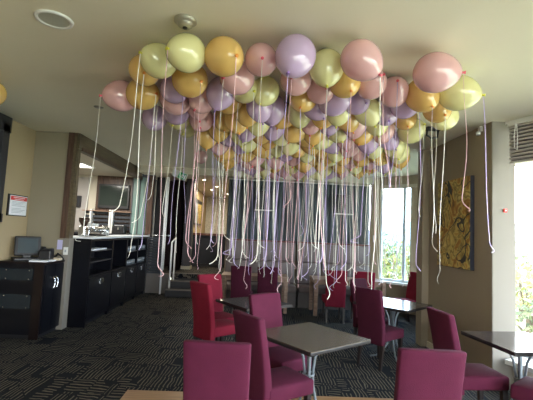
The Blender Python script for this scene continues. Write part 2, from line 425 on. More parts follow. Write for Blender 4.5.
# ------------------------------------------------------------------ painting and notice
t = thing('painting', 'abstract gold and brown painting with dark winding lines on the right wall', 'painting', (2.85, 5.40, 1.91))
obj('canvas_edge', bx(-.055, -.002, -.44, .44, -.61, .61), M['canvasedge'], t)
obj('canvas', bx(-.06, -.054, -.435, .44, -.605, .61), M['painting'], t)
t = thing('notice', 'framed white notice with red heading on the left wall', 'notice', (-3.57, 6.13, 1.89))
obj('frame', bx(0, .02, -.25, .23, -.16, .16), M['black'], t)
obj('sheet', bx(.02, .024, -.22, .215, -.145, .145), M['paper'], t)
obj('heading', bx(.024, .026, -.21, .205, .075, .135), M['redprint'], t)
bm = B()
for k in range(2): box(bm, .026, .027, -.15+.03*k, .15-.04*k, .112-.025*k, .12-.025*k)
obj('heading_lines', bm, M['paper'], t)
bm = B()
for k in range(9):
    if k == 4: continue
    box(bm, .024, .0255, -.17, .17-.05*(k % 3), .05-.02*k, .056-.02*k)
obj('text_lines', bm, M['greyprint'], t)

# ------------------------------------------------------------------ sideboard at left
t = thing('sideboard', 'glossy black sideboard with curved steel handles in the left corner', 'sideboard', (-3.25, 6.12, 0))
obj('body', bx(-.315, .31, -.28, .315, .06, 1.05), M['blackcab'], t)
obj('plinth', bx(-.30, .28, -.25, .31, 0, .06), M['black'], t)
obj('top', bx(-.318, .33, -.30, .318, 1.05, 1.08), M['browncab'], t)
obj('corner_post', bx(.19, .315, -.292, -.27, .0, 1.05), M['browncab'], t)
for z0, z1 in ((.42, .62), (.82, .98)):
    d = obj('panel', bx(-.30, .17, -.296, -.28, z0, z1), M['blacksheen'], t)
    for x in (-.2, .12):
        for z in (z0+.02, z1-.02):
            obj('bolt', bx(x-.006, x+.006, -.30, -.296, z-.006, z+.006), M['chrome'], d)
for s in (0, 1):
    d = obj('door', bx(.31, .325, -.24+s*.275, .03+s*.275, .07, 1.04), M['blackcab'], t)
    yy = -.03+s*.09
    bm = B(); tube(bm, [(.325, yy, .85), (.35, yy+.02, .82), (.355, yy+.035, .76), (.35, yy+.02, .70), (.325, yy, .67)], .011, 8)
    obj('handle', bm, M['chrome'], d, True)
# things on it
t = thing('till_screen', 'black tilted till touchscreen standing on the black sideboard', 'till', (-3.33, 6.1, 1.08), R(38)); t.scale = (1.15,)*3
bm = B(); mt = Matrix.Rotation(R(-12), 4, 'X'); box(bm, -.15, .15, -.03, .02, .06, .31, bev=.012, mat4=mt); obj('housing', bm, M['black'], t)
bm = B(); box(bm, -.115, .115, -.034, -.03, .09, .28, mat4=mt); obj('screen', bm, M['screen'], t)
obj('base', bx(-.16, .16, -.10, .14, 0, .035, bev=.01), M['black'], t)
obj('stand', bx(-.05, .05, 0, .08, .03, .16, bev=.01), M['black'], t)
t = thing('receipt_printer', 'small black receipt printer beside the till screen', 'printer', (-3.10, 6.2, 1.08), R(10)); t.scale = (1.2,)*3
obj('housing', bx(-.07, .07, -.08, .08, 0, .13, bev=.015), M['black'], t)
obj('lid', bx(-.065, .065, -.02, .078, .13, .15, bev=.005), M['black'], t)
t = thing('card_terminal', 'black card terminal with cables at the back of the sideboard', 'card reader', (-3.14, 6.36, 1.08), R(-20)); t.scale = (1.2,)*3
bm = B(); mt = Matrix.Rotation(R(35), 4, 'X'); box(bm, -.04, .04, -.02, .02, .02, .20, bev=.01, mat4=mt); obj('housing', bm, M['black'], t)
bm = B(); tube(bm, [(0, .05, .03), (.08, .05, .05), (.14, .0, .09), (.18, .03, .05), (.2, .05, .01)], .01, 6); obj('cable', bm, M['black'], t, True)
o = obj('paper_stack', bx(-.12, .12, -.08, .08, 0, .02), M['paper'], None, False, (-3.08, 5.98, 1.08)); o.rotation_euler = (0, 0, R(15))
tag(o, 'loose white papers lying at the front of the sideboard', 'paper')
o = obj('envelope', bx(-.08, .08, -.05, .05, 0, .035), mat('cream envelope', (.7, .6, .45), .7), None, False, (-3.02, 6.33, 1.08)); tag(o, 'cream envelopes propped near the wall on the sideboard', 'envelope')
o = obj('leaflet', bx(-.045, .045, -.006, .006, 0, .15), M['lilacpaper'], None, False, (-3.02, 6.44, 1.24)); tag(o, 'lilac leaflet fixed on the wall above the sideboard', 'leaflet')
o = obj('napkin', bx(-.05, .05, -.05, .05, 0, .02), M['paper'], None, False, (-2.98, 6.12, 1.08)); tag(o, 'folded white napkin near the right rim of the sideboard', 'napkin')
t = thing('light_switch', 'white switch plate on the white end post of the bar', 'light switch', (-2.92, 6.43, 1.22))
obj('plate', bx(-.035, .035, -.012, 0, -.06, .06, bev=.003), M['white'], t)
obj('rocker', bx(-.012, .012, -.018, -.012, -.02, .02), M['greyprint'], t)

# ------------------------------------------------------------------ bar
bm = B(); box(bm, -3.02, -2.56, 6.56, 10.15, 1.42, 1.455, bev=.006)
tag(obj('bar_counter', bm, M['counter']), 'long thin white counter top running along the bar opening', 'counter')
units = [(6.62, 7.68, 'open'), (7.68, 8.56, 'dark'), (8.56, 9.36, 'rack'), (9.36, 10.12, 'rack')]
labs = ['nearest black bar cabinet with open shelves holding papers', 'second black bar cabinet with one tall empty recess',
        'third black bar cabinet with a glassware shelf', 'furthest black bar cabinet next to the balustrade']
for (y0, y1, kind), lb in zip(units, labs):
    t = thing('bar_cabinet', lb, 'cabinet', (-2.76, (y0+y1)/2, 0), 0, 'black cabinets under the bar counter')
    h = (y1-y0)/2; x0, x1 = -.2, .15
    bm = B(); box(bm, x0, x0+.02, -h, h, .1, 1.42); box(bm, x0, x1, -h, -h+.03, .0, 1.42); box(bm, x0, x1, h-.03, h, .0, 1.42)
    box(bm, x0, x1, -h, h, .78, .82); box(bm, x0, x1, -h, h, 1.38, 1.42); box(bm, x0, x1, -h, h, .08, .12)
    obj('carcass', bm, M['blackcab'], t)
    obj('plinth', bx(x0, x1-.05, -h, h, 0, .09), M['black'], t)
    n = 1 if kind != 'rack' else 1
    d = obj('door', bx(x1-.005, x1+.012, -h+.02, h-.02, .13, .775), M['blackcab'], t)
    bm = B(); box(bm, x1+.012, x1+.03, -.075, .075, .64, .73, bev=.004); hd = obj('handle', bm, M['chrome'], d)
    obj('handle_recess', bx(x1+.03, x1+.032, -.02, .045, .655, .715), M['black'], hd)
    if kind != 'dark':
        zs = (1.02, 1.2) if kind == 'open' else (1.1,)
        for z in zs: obj('shelf', bx(x0+.02, x1-.01, -h+.03, h-.03, z, z+.02), M['shelfblack'], t)
# end panel of the bar
tag(obj('end_panel', bx(-2.87, -2.6, 6.60, 6.62, 0, 1.42), M['blackcab']), 'tall plain black end panel of the bar facing the room', 'panel')
for k, (y, z, dy) in enumerate(((6.98, 1.22, .16), (7.3, 1.22, .13))):
    o = obj('paper_stack', bx(-.1, .1, -dy, dy, 0, .025), M['paper'], None, False, (-2.74, y, z))
    tag(o, ('white papers on the upper shelf of the nearest bar cabinet, left pile', 'white papers on the upper shelf of the nearest bar cabinet, right pile')[k], 'paper')
gm = lobj([(0, 0), (.03, 0), (.036, .10), (.034, .10), (.028, .01), (0, .01)], 12)
g0 = obj('drinking_glass', gm, M['glassrack'], None, True)
first = True
for yy, z0, lb in ((8.62, 1.12, 'upper'), (8.62, .82, 'lower'), (9.42, 1.12, 'upper'), (9.42, .82, 'lower')):
    for k in range(6):
        for rr in range(1):
            o = g0 if first else g0.copy()
            if not first: col.objects.link(o)
            first = False
            o.location = (-2.66, yy+.07+k*.11, z0)
            tag(o, 'clear drinking glass in the row on the %s shelf of the %s bar cabinet' % (lb, 'third' if yy < 9 else 'furthest'), 'glass',
                'glasses on the %s shelf of the %s bar cabinet' % (lb, 'third' if yy < 9 else 'furthest'))
# on the counter
t = thing('coffee_grinder', 'coffee grinder with brown hopper at the near end of the bar', 'coffee grinder', (-2.93, 7.05, 1.455))
obj('body', bx(-.06, .06, -.08, .08, 0, .17, bev=.015), M['chrome'], t)
obj('hopper', lobj([(0, .17), (.035, .17), (.085, .25), (.09, .31), (.0, .32)], 18), M['hopper'], t, True)
bm = B(); tube(bm, [(.06, 0, .12), (.12, 0, .11)], .012, 8); obj('spout', bm, M['black'], t, True)
t = thing('espresso_machine', 'low silver espresso machine on the bar counter', 'coffee machine', (-2.92, 7.5, 1.455))
obj('body', bx(-.10, .0, -.22, .3, 0, .16, bev=.01), M['chrome'], t)
obj('hood', bx(-.10, .10, -.24, .32, .12, .17, bev=.01), M['chrome'], t)
obj('drip_tray', bx(0, .12, -.22, .3, 0, .03, bev=.004), M['blackmetal'], t)
for s in (-.1, .15):
    bm = B(); tube(bm, [(.06, s, .12), (.06, s, .08)], .03, 12); g = obj('group_head', bm, M['chrome'], t, True)
    bm = B(); tube(bm, [(.06, s, .085), (.16, s, .075)], .011, 8); obj('portafilter_handle', bm, M['black'], g, True)
cm = lobj([(0, 0), (.025, 0), (.038, .055), (.034, .055), (.022, .006), (0, .006)], 14); c0_ = obj('coffee_cup', cm, M['white'], None, True)
for k in range(5):
    o = c0_ if k == 0 else c0_.copy()
    if k: col.objects.link(o)
    o.location = (-2.95+.02*(k % 2), 7.34+k*.09, 1.626)
    tag(o, 'white coffee cup in the row on top of the espresso machine', 'cup', 'cups on top of the espresso machine')
for k, (y, h, r_) in enumerate(((7.95, .19, .045), (8.1, .16, .04))):
    bm = B(); lathe(bm, [(0, 0), (r_, 0), (r_, h), (r_-.004, h), (r_-.006, .01), (0, .01)], 18)
    o = obj('steel_canister', bm, M['chrome'], None, True, (-2.9, y, 1.455)); tag(o, ('taller steel canister beside the espresso machine', 'shorter steel canister beside the espresso machine')[k], 'canister')
# back counter
t = thing('back_counter', 'black back counter along the rear wall of the bar', 'counter', (-4.0, 10.3, 0))
obj('body', bx(-.9, .85, -.22, .22, 0, 1.42), M['blackcab'], t); obj('top', bx(-.92, .86, -.25, .22, 1.42, 1.46), M['shelfblack'], t)
t = thing('bottle_rack', 'white posted rack with dark slats on the back counter below the television', 'shelf', (-3.72, 10.35, 1.46))
for x in (-.42, .07, .13): obj('post', bx(x-.022, x+.022, -.05, .05, 0, .60), M['white'], t)
for z in (.12, .22, .32, .42, .52): obj('slat', bx(-.6, .55, .05, .07, z-.03, z+.03), M['balustrade'], t)
obj('top_rail', bx(-.64, .6, -.06, .07, .55, .57), M['oak'], t)
t = thing('drink_dispenser', 'black machine standing on the back counter right of the white posts', 'machine', (-3.35, 10.2, 1.46))
obj('body', bx(-.12, .16, -.1, .1, 0, .22, bev=.02), M['black'], t); obj('spout', bx(.0, .03, -.14, -.1, .1, .16), M['chrome'], t)
t = thing('television', 'wide black television on dark timber panelling behind the bar', 'television', (-3.64, 10.5, 2.43))
obj('housing', bx(-.40, .40, -.05, .0, -.33, .31, bev=.01), M['black'], t); obj('screen', bx(-.36, .36, -.054, -.05, -.25, .265), M['tvscreen'], t)
t = thing('wall_speaker', 'small black box on the pale wall behind the bar', 'speaker', (-4.6, 10.6, 2.25))
obj('housing', bx(-.16, .1, -.12, 0, -.15, .15, bev=.01), M['black'], t)
obj('grille', bx(-.14, .08, -.125, -.12, -.13, .13), M['shelfblack'], t)
struct('trim_9', bx(-4.75, -4.35, 10.55, 10.62, 1.5, 2.9), M['blind'])
t = thing('ceiling_panel_light', 'lit ceiling panel inside the bar room', 'ceiling light', (-3.95, 8.75, 2.96))
obj('frame', bx(-.33, .33, -.33, .33, -.02, 0), M['white'], t); obj('diffuser', bx(-.3, .3, -.3, .3, -.024, -.02), M['panelon'], t)

# ------------------------------------------------------------------ screens, posts, rails by the steps
bm = B(); box(bm, -3.14, -2.75, 10.36, 10.40, 1.46, 2.95); 
t = tag(obj('glass_screen', bm, M['teal']), 'frosted teal glass screen at the end of the bar', 'screen')
bm = B()
for x in (-3.13, -2.95, -2.78): box(bm, x-.012, x+.012, 10.34, 10.37, 1.46, 2.95)
obj('glazing_bar', bm, M['slate'], t)
struct('trim_10', bx(-2.74, -2.60, 10.34, 10.46, .5, 3.0), M['darkwood'])
t = thing('black_screen', 'tall black folding screen standing left of the white post', 'screen', (-2.38, 10.62, .51))
obj('leaf', bx(-.2, .02, -.02, .02, 0, 2.5), M['black'], t)
obj('leaf', bx(.03, .12, -.01, .03, 0, 2.5), M['slate'], t)
bm = B(); box(bm, -2.235, -2.195, 10.17, 10.21, 0, 2.97); 
p = tag(obj('white_post', bm, M['paper']), 'tall white post between balustrade and steps', 'post')
obj('edge_strip', bx(-2.185, -2.165, 10.17, 10.21, .6, 2.97), M['counter'], p)
t = thing('balustrade', 'dark slatted balustrade with steel rail beside the bar', 'balustrade', (-2.42, 10.26, 0))
for x in (-.2, .2):
    obj('post', bx(x-.015, x+.015, -.02, .02, .0 if x < 0 else .5, 1.47), M['chrome'], t)
bm = B(); tube(bm, [(-.22, 0, 1.46), (.36, 0, 1.47)], .014, 8); obj('handrail', bm, M['chrome'], t, True)
bm = B()
for i in range(14): box(bm, -.18, .18, -.01, .01, .5+i*.066, .55+i*.066)
obj('slat_panel', bm, M['balustrade'], t)
t = thing('stair_handrail', 'white tubular handrail frame rising beside the dark steps', 'handrail', (-1.93, 10.1, 0))
bm = B(); box(bm, -.055, -.02, -.06, -.02, .17, 1.32); obj('post', bm, M['white'], t)
bm = B(); box(bm, -.02, .015, .22, .26, .34, 1.42); obj('post', bm, M['white'], t)
bm = B(); tube(bm, [(-.038, -.04, 1.31), (-.0, .24, 1.42)], .02, 8); obj('rail', bm, M['white'], t, True)
struct('trim_11', bx(-1.95, -1.72, 11.55, 11.85, .51, CE), M['slate'])
struct('trim_12', bx(-1.97, -1.70, 11.53, 11.87, .51, .60), M['cream'])
t = thing('dark_drape', 'dark maroon drape hanging right of the white post', 'curtain', (-2.13, 11.2, .51))
bm = B()
vs = []
for i in range(33):
    x = -.13+.32*i/32; y = .025*math.sin(i*1.3); vs.append((bm.verts.new((x, y, 0)), bm.verts.new((x, y, 2.5))))
for a, b in zip(vs, vs[1:]): bm.faces.new((a[0], b[0], b[1], a[1]))
bmesh.ops.solidify(bm, geom=bm.faces[:], thickness=.006)
obj('cloth', bm, M['maroon'], t, True)
bm = B(); tube(bm, [(-.15, 0, 2.51), (.21, 0, 2.51)], .012, 8); obj('rod', bm, M['blackmetal'], t, True)
# exit sign
t = thing('exit_sign', 'small tilted white and green exit sign hanging above the steps', 'sign', (-1.76, 9.85, 2.93), 0)
t.rotation_euler = (0, R(20), 0); t.scale = (1.35,)*3; t.location = (-1.75, 9.3, 2.92)
obj('housing', bx(-.13, .13, -.03, .03, -.06, .06, bev=.005), M['white'], t)
obj('sign_face', bx(-.01, .125, -.033, -.03, -.055, .055), M['green'], t)
bm = B(); lathe(bm, [(0, .022), (.012, .03), (0, .042)], 10); 
for v in bm.verts: v.co = Vector((v.co.x+.05, v.co.y*.1-.034, v.co.z))
box(bm, .04, .06, -.035, -.033, -.015, .022); box(bm, .028, .045, -.035, -.033, -.045, -.012); box(bm, .055, .075, -.035, -.033, -.04, -.01)
box(bm, .06, .085, -.035, -.033, .005, .015); box(bm, .095, .118, -.035, -.033, -.045, .04)
obj('pictogram', bm, M['paper'], t)
bm = B(); tube(bm, [(0, 0, .06), (.03, 0, .145)], .006, 6); obj('hanger', bm, M['white'], t)
# furniture in the upper room
t = thing('reception_counter', 'low navy black counter with brown timber top in the rear room', 'counter', (-1.33, 12.75, .51))
obj('body', bx(-.52, .6, -.2, .3, 0, .98), M['navy'], t); obj('top', bx(-.56, .64, -.25, .35, .98, 1.05), M['browntop'], t)
obj('kick', bx(-.5, .58, -.21, -.2, 0, .1), M['black'], t)
t = thing('framed_picture', 'black framed dark picture on the amber wall of the rear room', 'picture', (-2.02, 14.7, 2.25))
obj('frame', bx(0, .04, -.95, .95, -.42, .5), M['black'], t); obj('picture_sheet', bx(.04, .045, -.2, .75, -.36, .36), M['painting'], t)
obj('mat_board', bx(.04, .045, -.85, -.3, -.36, .36), M['greyprint'], t)
for i, (x, y, lb) in enumerate(((-1.45, 11.6, 'nearest left'), (-1.22, 13.2, 'middle'), (-1.5, 14.4, 'second row left'), (-1.0, 15.6, 'furthest'))):
    t = thing('recessed_spotlight', 'lit recessed spotlight in the rear room ceiling, %s one' % lb, 'ceiling light', (x, y, CE), 0, 'rear room spotlights')
    obj('rim', lobj([(.07, 0), (.068, -.01), (.05, -.01)], 16), M['white'], t, True); obj('lens', lobj([(0, -.008), (.05, -.008)], 16), M['lampon'], t, True)
    ld = bpy.data.lights.new('spotlight', 'AREA'); ld.shape = 'DISK'; ld.size = .1; ld.energy = 16; ld.color = (1, .85, .62)
    lo = bpy.data.objects.new('spotlight', ld); col.objects.link(lo); lo.location = (x, y, CE-.03)

# ------------------------------------------------------------------ curtain and banquettes at the back
t = thing('curtain', 'long slate grey pleated curtain across the back wall', 'curtain', (0, 9.76, 0))
bm = B(); vs = []
N_ = 360
for i in range(N_+1):
    x = -.60+3.53*i/N_; y = .011*math.sin(i*.62)+.008*math.sin(i*.23); vs.append((bm.verts.new((x, y, 1.42)), bm.verts.new((x, y, 2.955))))
for a, b in zip(vs, vs[1:]): bm.faces.new((a[0], b[0], b[1], a[1]))
bmesh.ops.solidify(bm, geom=bm.faces[:], thickness=.004)
obj('cloth', bm, M['curtain'], t, True)
bm = B(); box(bm, -.62, 2.95, -.08, -.06, 2.93, 2.95); box(bm, 2.935, 2.955, -.09, -.06, 1.45, 2.95); obj('track', bm, M['white'], t)
for x0, x1, lb in ((-.58, 1.08, 'left'), (1.13, 2.9, 'right')):
    t = thing('banquette', 'high backed taupe banquette behind the %s timber table' % ('plum chairs and' if lb == 'left' else 'red chairs and'), 'banquette', ((x0+x1)/2, 9.3, 0), 0, 'banquettes along the back wall')
    h = (x1-x0)/2
    obj('base', bx(-h, h, -.24, .33, 0, .34), M['benchbase'], t)
    obj('seat', bx(-h, h, -.30, .25, .34, .48, bev=.03), M['benchback'], t, True)
    bm = B()
    for k in range(3):
        w = 2*h/3; box(bm, -h+k*w+.004, -h+(k+1)*w-.004, .20, .33, 1.0, 1.45, bev=.02)
        box(bm, -h+k*w+.004, -h+(k+1)*w-.004, .19, .33, .48, .99, bev=.03)
    obj('backrest', bm, M['benchback'], t, True)
    obj('top_rail', bx(-h, h, .22, .36, 1.45, 1.485, bev=.004), M['redtrim'], t)
for x, lb in ((.27, 'left'), (2.23, 'right')):
    t = thing('loudspeaker', 'dark boxy loudspeaker on a pale ledge before the curtain, %s one' % lb, 'speaker', (x, 9.55, 2.19), 0, 'speakers before the curtain')
    obj('housing', bx(-.19, .05, -.06, .10, .02, .48, bev=.01), M['black'], t)
    obj('side_panel', bx(.052, .2, -.03, .10, .02, .48), M['slate'], t)
    obj('ledge', bx(-.22, .22, -.08, .14, 0, .02), M['white'], t)

# ------------------------------------------------------------------ timber tables at the back
def timber_table(x0, x1, y0, y1, lb):
    t = thing('timber_table', lb, 'table', ((x0+x1)/2, (y0+y1)/2, 0), 0, 'timber tables before the banquettes')
    a, b = (x1-x0)/2, (y1-y0)/2
    obj('tabletop', bx(-a, a, -b, b, .715, .75, bev=.004), M['oak'], t)
    bm = B(); box(bm, -a+.05, a-.05, -b+.03, -b+.05, .64, .715); box(bm, -a+.05, a-.05, b-.05, b-.03, .64, .715)
    box(bm, -a+.03, -a+.05, -b+.05, b-.05, .64, .715); box(bm, a-.05, a-.03, -b+.05, b-.05, .64, .715); obj('apron', bm, M['oak'], t)
    for sx in (-1, 1):
        for sy in (-1, 1):
            cx, cy = sx*(a-.045), sy*(b-.045); obj('leg', bx(cx-.038, cx+.038, cy-.038, cy+.038, 0, .715, bev=.004), M['oak'], t)
timber_table(-.57, .83, 8.35, 8.98, 'timber table behind the two dark plum chairs')
timber_table(1.36, 2.87, 8.25, 8.98, 'timber table behind the two red chairs')

# ------------------------------------------------------------------ cafe tables
def cafe_table(x, y, rot, size, lb, top):
    t = thing('cafe_table', lb, 'table', (x, y, 0), R(rot), 'square cafe tables')
    s = size/2
    bm = B(); box(bm, -s, s, -s, s, .742, .75); obj('tabletop', bm, M[top], t)
    bm = B(); box(bm, -s-.001, s+.001, -s-.001, s+.001, .715, .743, bev=.004); obj('edge_band', bm, M['edge'], t)
    obj('top_plate', bx(-.16, .16, -.16, .16, .705, .716), M['blackmetal'], t)
    for k in range(4):
        a = R(45+90*k); c_, s_ = math.cos(a), math.sin(a)
        prof = [(.15, .705), (.10, .66), (.055, .56), (.038, .44), (.04, .32), (.07, .18), (.14, .07), (.22, .025), (.30, .012)]
        bm = B(); tube(bm, [(r_*c_, r_*s_, z) for r_, z in prof], .012, 8); obj('leg', bm, M['tubesteel'], t, True)
    bm = B(); tube(bm, [(0, 0, .705), (0, 0, .08)], .02, 10); obj('column', bm, M['tubesteel'], t, True)
    bm = B(); lathe(bm, [(.052, .40), (.056, .41), (.052, .42), (.044, .41), (.052, .40)], 16); obj('collar', bm, M['tubesteel'], t, True)
    return t
cafe_table(.58, 3.65, 37, .76, 'square grey brown cafe table in the centre foreground', 'tabletop')
cafe_table(.08, 5.26, 35, .72, 'dark square cafe table between the red chairs and plum chairs', 'tabledark')
cafe_table(2.05, 5.62, 43, .80, 'glossy dark cafe table reflecting the bay window light', 'tabledark')
cafe_table(2.585, 3.73, 6, .72, 'glossy dark cafe table beside the right pillar and window', 'tabledark')

# ------------------------------------------------------------------ chairs
def chair_meshes():
    W, D = .40, .46
    # backrest: a curved, reclined, padded slab from below the seat to the top
    bm = B(); nz, nx, ny = 18, 8, 3
    grid = {}
    z0, z1 = .30, 1.0
    def pt(u, v, s):    # u across -1..1, v up 0..1, s 0 back 1 front
        z = z0+(z1-z0)*v
        rec = -.205 - .10*max(0, (z-.45)/.55)**1.3 + (.015*(1-u*u))*-1*v
        th = .085 - .02*v
        w = W/2*(1 - .05*(1-v))
        edge = (abs(u)**6)*.014
        x = u*w
        y = rec + (th*(s-.5)) * (1-edge*8)
        zz = z + .004*(1-u*u)*v**6
        return Vector((x, y, zz))
    fr, bk = [], []
    for j in range(nz+1):
        fr.append([bm.verts.new(pt(-1+2*i/nx, j/nz, 1)) for i in range(nx+1)])
        bk.append([bm.verts.new(pt(-1+2*i/nx, j/nz, 0)) for i in range(nx+1)])
    for j in range(nz):
        for i in range(nx):
            bm.faces.new((fr[j][i], fr[j][i+1], fr[j+1][i+1], fr[j+1][i]))
            bm.faces.new((bk[j][i], bk[j+1][i], bk[j+1][i+1], bk[j][i+1]))
        bm.faces.new((fr[j][0], fr[j+1][0], bk[j+1][0], bk[j][0]))
        bm.faces.new((fr[j][nx], bk[j][nx], bk[j+1][nx], fr[j+1][nx]))
    for i in range(nx):
        bm.faces.new((fr[0][i], bk[0][i], bk[0][i+1], fr[0][i+1]))
        bm.faces.new((fr[nz][i], fr[nz][i+1], bk[nz][i+1], bk[nz][i]))
    bmesh.ops.recalc_face_normals(bm, faces=bm.faces[:])
    sharp = [e for e in bm.edges if len(e.link_faces) == 2 and e.calc_face_angle(0) > 1.0]
    bmesh.ops.bevel(bm, geom=sharp, offset=.012, segments=2, affect='EDGES', profile=.5)
    back = bm
    # seat: domed cushion with straight sides
    bm = B()
    box(bm, -W/2+.003, W/2-.003, -.20, D-.2, .345, .465, bev=.02, seg=3)
    bmesh.ops.subdivide_edges(bm, edges=[e for e in bm.edges if e.calc_length() > .2], cuts=5, use_grid_fill=True)
    for v in bm.verts:
        if v.co.z > .44:
            fx = max(0, 1-(v.co.x/(W/2))**2); fy = max(0, 1-((v.co.y-.03)/(.24))**2)
            v.co.z += .022*fx*fy
    seat = bm
    legs = []
    for sx in (-1, 1):
        for sy in (0, 1):
            bm = B()
            cx = sx*(W/2-.035); cy = -.19 if sy == 0 else D-.245
            dy = -.05 if sy == 0 else .01
            a = [bm.verts.new((cx+p*.016, cy+dy+q*.016, 0)) for p, q in ((-1, -1), (1, -1), (1, 1), (-1, 1))]
            b = [bm.verts.new((cx+p*.024, cy+q*.024, .36)) for p, q in ((-1, -1), (1, -1), (1, 1), (-1, 1))]
            bm.faces.new(a[::-1]); bm.faces.new(b)
            for i in range(4): bm.faces.new((a[i], a[(i+1) % 4], b[(i+1) % 4], b[i]))
            legs.append(bm)
    return back, seat, legs
def to_mesh(bm, name, m, smooth):
    me = bpy.data.meshes.new(name); bmesh.ops.recalc_face_normals(bm, faces=bm.faces[:]); bm.to_mesh(me); bm.free()
    if smooth:
        for p in me.polygons: p.use_smooth = True
    me.materials.append(m); return me
back, seat, legs = chair_meshes()
meB = {}; meS = {}
bk_ = to_mesh(back, 'backrest', M['plum'], True); st_ = to_mesh(seat, 'seat', M['plum'], True)
for k in ('plum', 'plumdark', 'red'):
    a = bk_.copy(); a.materials[0] = M[k]; b = st_.copy(); b.materials[0] = M[k]; meB[k] = a; meS[k] = b
lg = [to_mesh(l, 'leg', M['legs'], False) for l in legs]
def chair(cx, cy, heading, kind, lb):
    """cx,cy: middle of the top of the backrest; heading: where the chair faces (deg, 0 = +X)"""
    a = R(heading-90)
    off = Vector((0, .30, 0)); off.rotate(Euler((0, 0, a)))
    t = thing('dining_chair', lb, 'chair', (cx+off.x, cy+off.y, 0), a, 'upholstered dining chairs')
    for n, me in (('backrest', meB[kind]), ('seat', meS[kind])) + tuple(('leg', l) for l in lg):
        o = bpy.data.objects.new(n, me); col.objects.link(o); o.parent = t
    return t
chair(-.165, 2.40, 86, 'plum', 'plum dining chair seen from behind at the bottom left of centre')
chair(1.12, 2.40, 88, 'plum', 'plum dining chair seen from behind at the bottom right of centre')
chair(.01, 3.22, 33, 'plum', 'plum dining chair at the near left side of the central table')
chair(.18, 4.32, -54, 'plum', 'plum dining chair at the far left side of the central table')
chair(-.60, 5.03, 42, 'red', 'bright red dining chair nearest the bar, facing the dark table')
chair(-.585, 5.98, -50, 'red', 'bright red dining chair partly hidden behind the other red chair near the steps')
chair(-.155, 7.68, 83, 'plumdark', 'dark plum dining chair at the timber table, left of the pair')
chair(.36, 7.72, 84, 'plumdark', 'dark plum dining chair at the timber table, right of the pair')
chair(1.68, 7.60, 88, 'red', 'red dining chair at the right timber table, left of the pair')
chair(2.21, 7.58, 82, 'red', 'red dining chair at the right timber table, right of the pair')
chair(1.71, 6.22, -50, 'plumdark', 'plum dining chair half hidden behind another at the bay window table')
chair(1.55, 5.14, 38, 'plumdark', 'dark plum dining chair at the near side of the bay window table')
chair(3.38, 7.95, 190, 'red', 'red dining chair under the bay window, half hidden by the right wall')
chair(1.815, 3.73, 4, 'plum', 'plum dining chair facing right at the table beside the pillar')
chair(2.77, 3.09, 128, 'plum', 'plum dining chair at the bottom right corner, only its seat in view')

# ------------------------------------------------------------------ balloons
COL = {'Y': ('pale yellow', (.92, .88, .44), (.96, .90, .36), (.75, .72, .05)),
       'O': ('peach gold', (.95, .62, .20), (1.0, .58, .12), (.85, .30, .04)),
       'P': ('soft pink', (.92, .55, .56), (.95, .50, .46), (.80, .10, .16)),
       'L': ('lilac', (.68, .50, .76), (.68, .46, .74), (.30, .16, .50))}
def balloon_mesh():
    bm = B(); prof = []
    n = 22
    for i in range(n+1):
        t = i/n*PI
        z = math.cos(t); r_ = math.sin(t)
        zz = z*.145 if z > 0 else z*.175
        rr = .138*r_*(1 if z > 0 else (1-.16*z*z))
        prof.append((max(rr, 0), zz))
    prof[-1] = (.008, -.176); prof[0] = (0, .145)
    lathe(bm, prof, 32); return bm
meBal = {}; meKnot = {}
b_ = to_mesh(balloon_mesh(), 'balloon', M['white'], True)
bm = B(); lathe(bm, [(.007, -.172), (.009, -.178), (.006, -.184), (.013, -.196), (0, -.19)], 12)
k_ = to_mesh(bm, 'knot', M['white'], True)
for k, (nm, c, tr, kc) in COL.items():
    m = latex(nm+' latex', c, tr); a = b_.copy(); a.materials[0] = m; meBal[k] = a
    m = mat(nm+' knot', kc, .4); a = k_.copy(); a.materials[0] = m; meKnot[k] = a
RB = {'W': mat('white ribbon', (.72, .70, .64), .5), 'P': mat('pink ribbon', (.72, .45, .50), .35), 'L': mat('lilac ribbon', (.52, .42, .72), .35)}
def ribbon_mesh(L, rng, m):
    bm = B(); n = 26; pts = []
    a1, a2 = rng.uniform(.004, .018), rng.uniform(0, 2*PI); dr = rng.uniform(-.05, .05); dr2 = rng.uniform(-.05, .05)
    curl = rng.uniform(.02, .075)*rng.choice((-1, 1)); ca = rng.uniform(0, PI)
    for i in range(n+1):
        s = i/n; z = -L*s
        x = dr*s+a1*math.sin(5*s*rng.choice((1, 1))+a2)*s*2; y = dr2*s+a1*math.cos(4*s+a2)*s*2
        pts.append(Vector((x, y, z)))
    e = pts[-1]; hk = rng.random()
    zig = rng.uniform(.5, 1.6)
    for j in range(1, 9):
        t = j/8
        w = curl*.62*(1-math.cos(t*3.6*zig))
        zz = -.17*t*(1-(.5 if hk > .4 else .2)*t)
        pts.append(e+Vector((w*math.cos(ca), w*math.sin(ca), zz)))
    rings = []
    tw0 = rng.uniform(0, PI); tws = rng.uniform(.2, 1.0)
    for i, p in enumerate(pts):
        d = (pts[min(i+1, len(pts)-1)]-pts[max(i-1, 0)]).normalized()
        a = Vector((math.cos(tw0+tws*i/8), math.sin(tw0+tws*i/8), 0)); a = (a-d*a.dot(d)).normalized(); b = d.cross(a)
        rings.append([bm.verts.new(p+a*q*.0030+b*w*.0013) for q, w in ((-1, -1), (1, -1), (1, 1), (-1, 1))])
    for r0, r1 in zip(rings, rings[1:]):
        for k in range(4): bm.faces.new((r0[k], r0[(k+1) % 4], r1[(k+1) % 4], r1[k]))
    bm.faces.new(rings[0][::-1]); bm.faces.new(rings[-1])
    return to_mesh(bm, 'ribbon', m, False)
rng = random.Random(11)
RIB = {k: [ribbon_mesh(.98+.085*i, rng, m) for i in range(10)] for k, m in RB.items()}
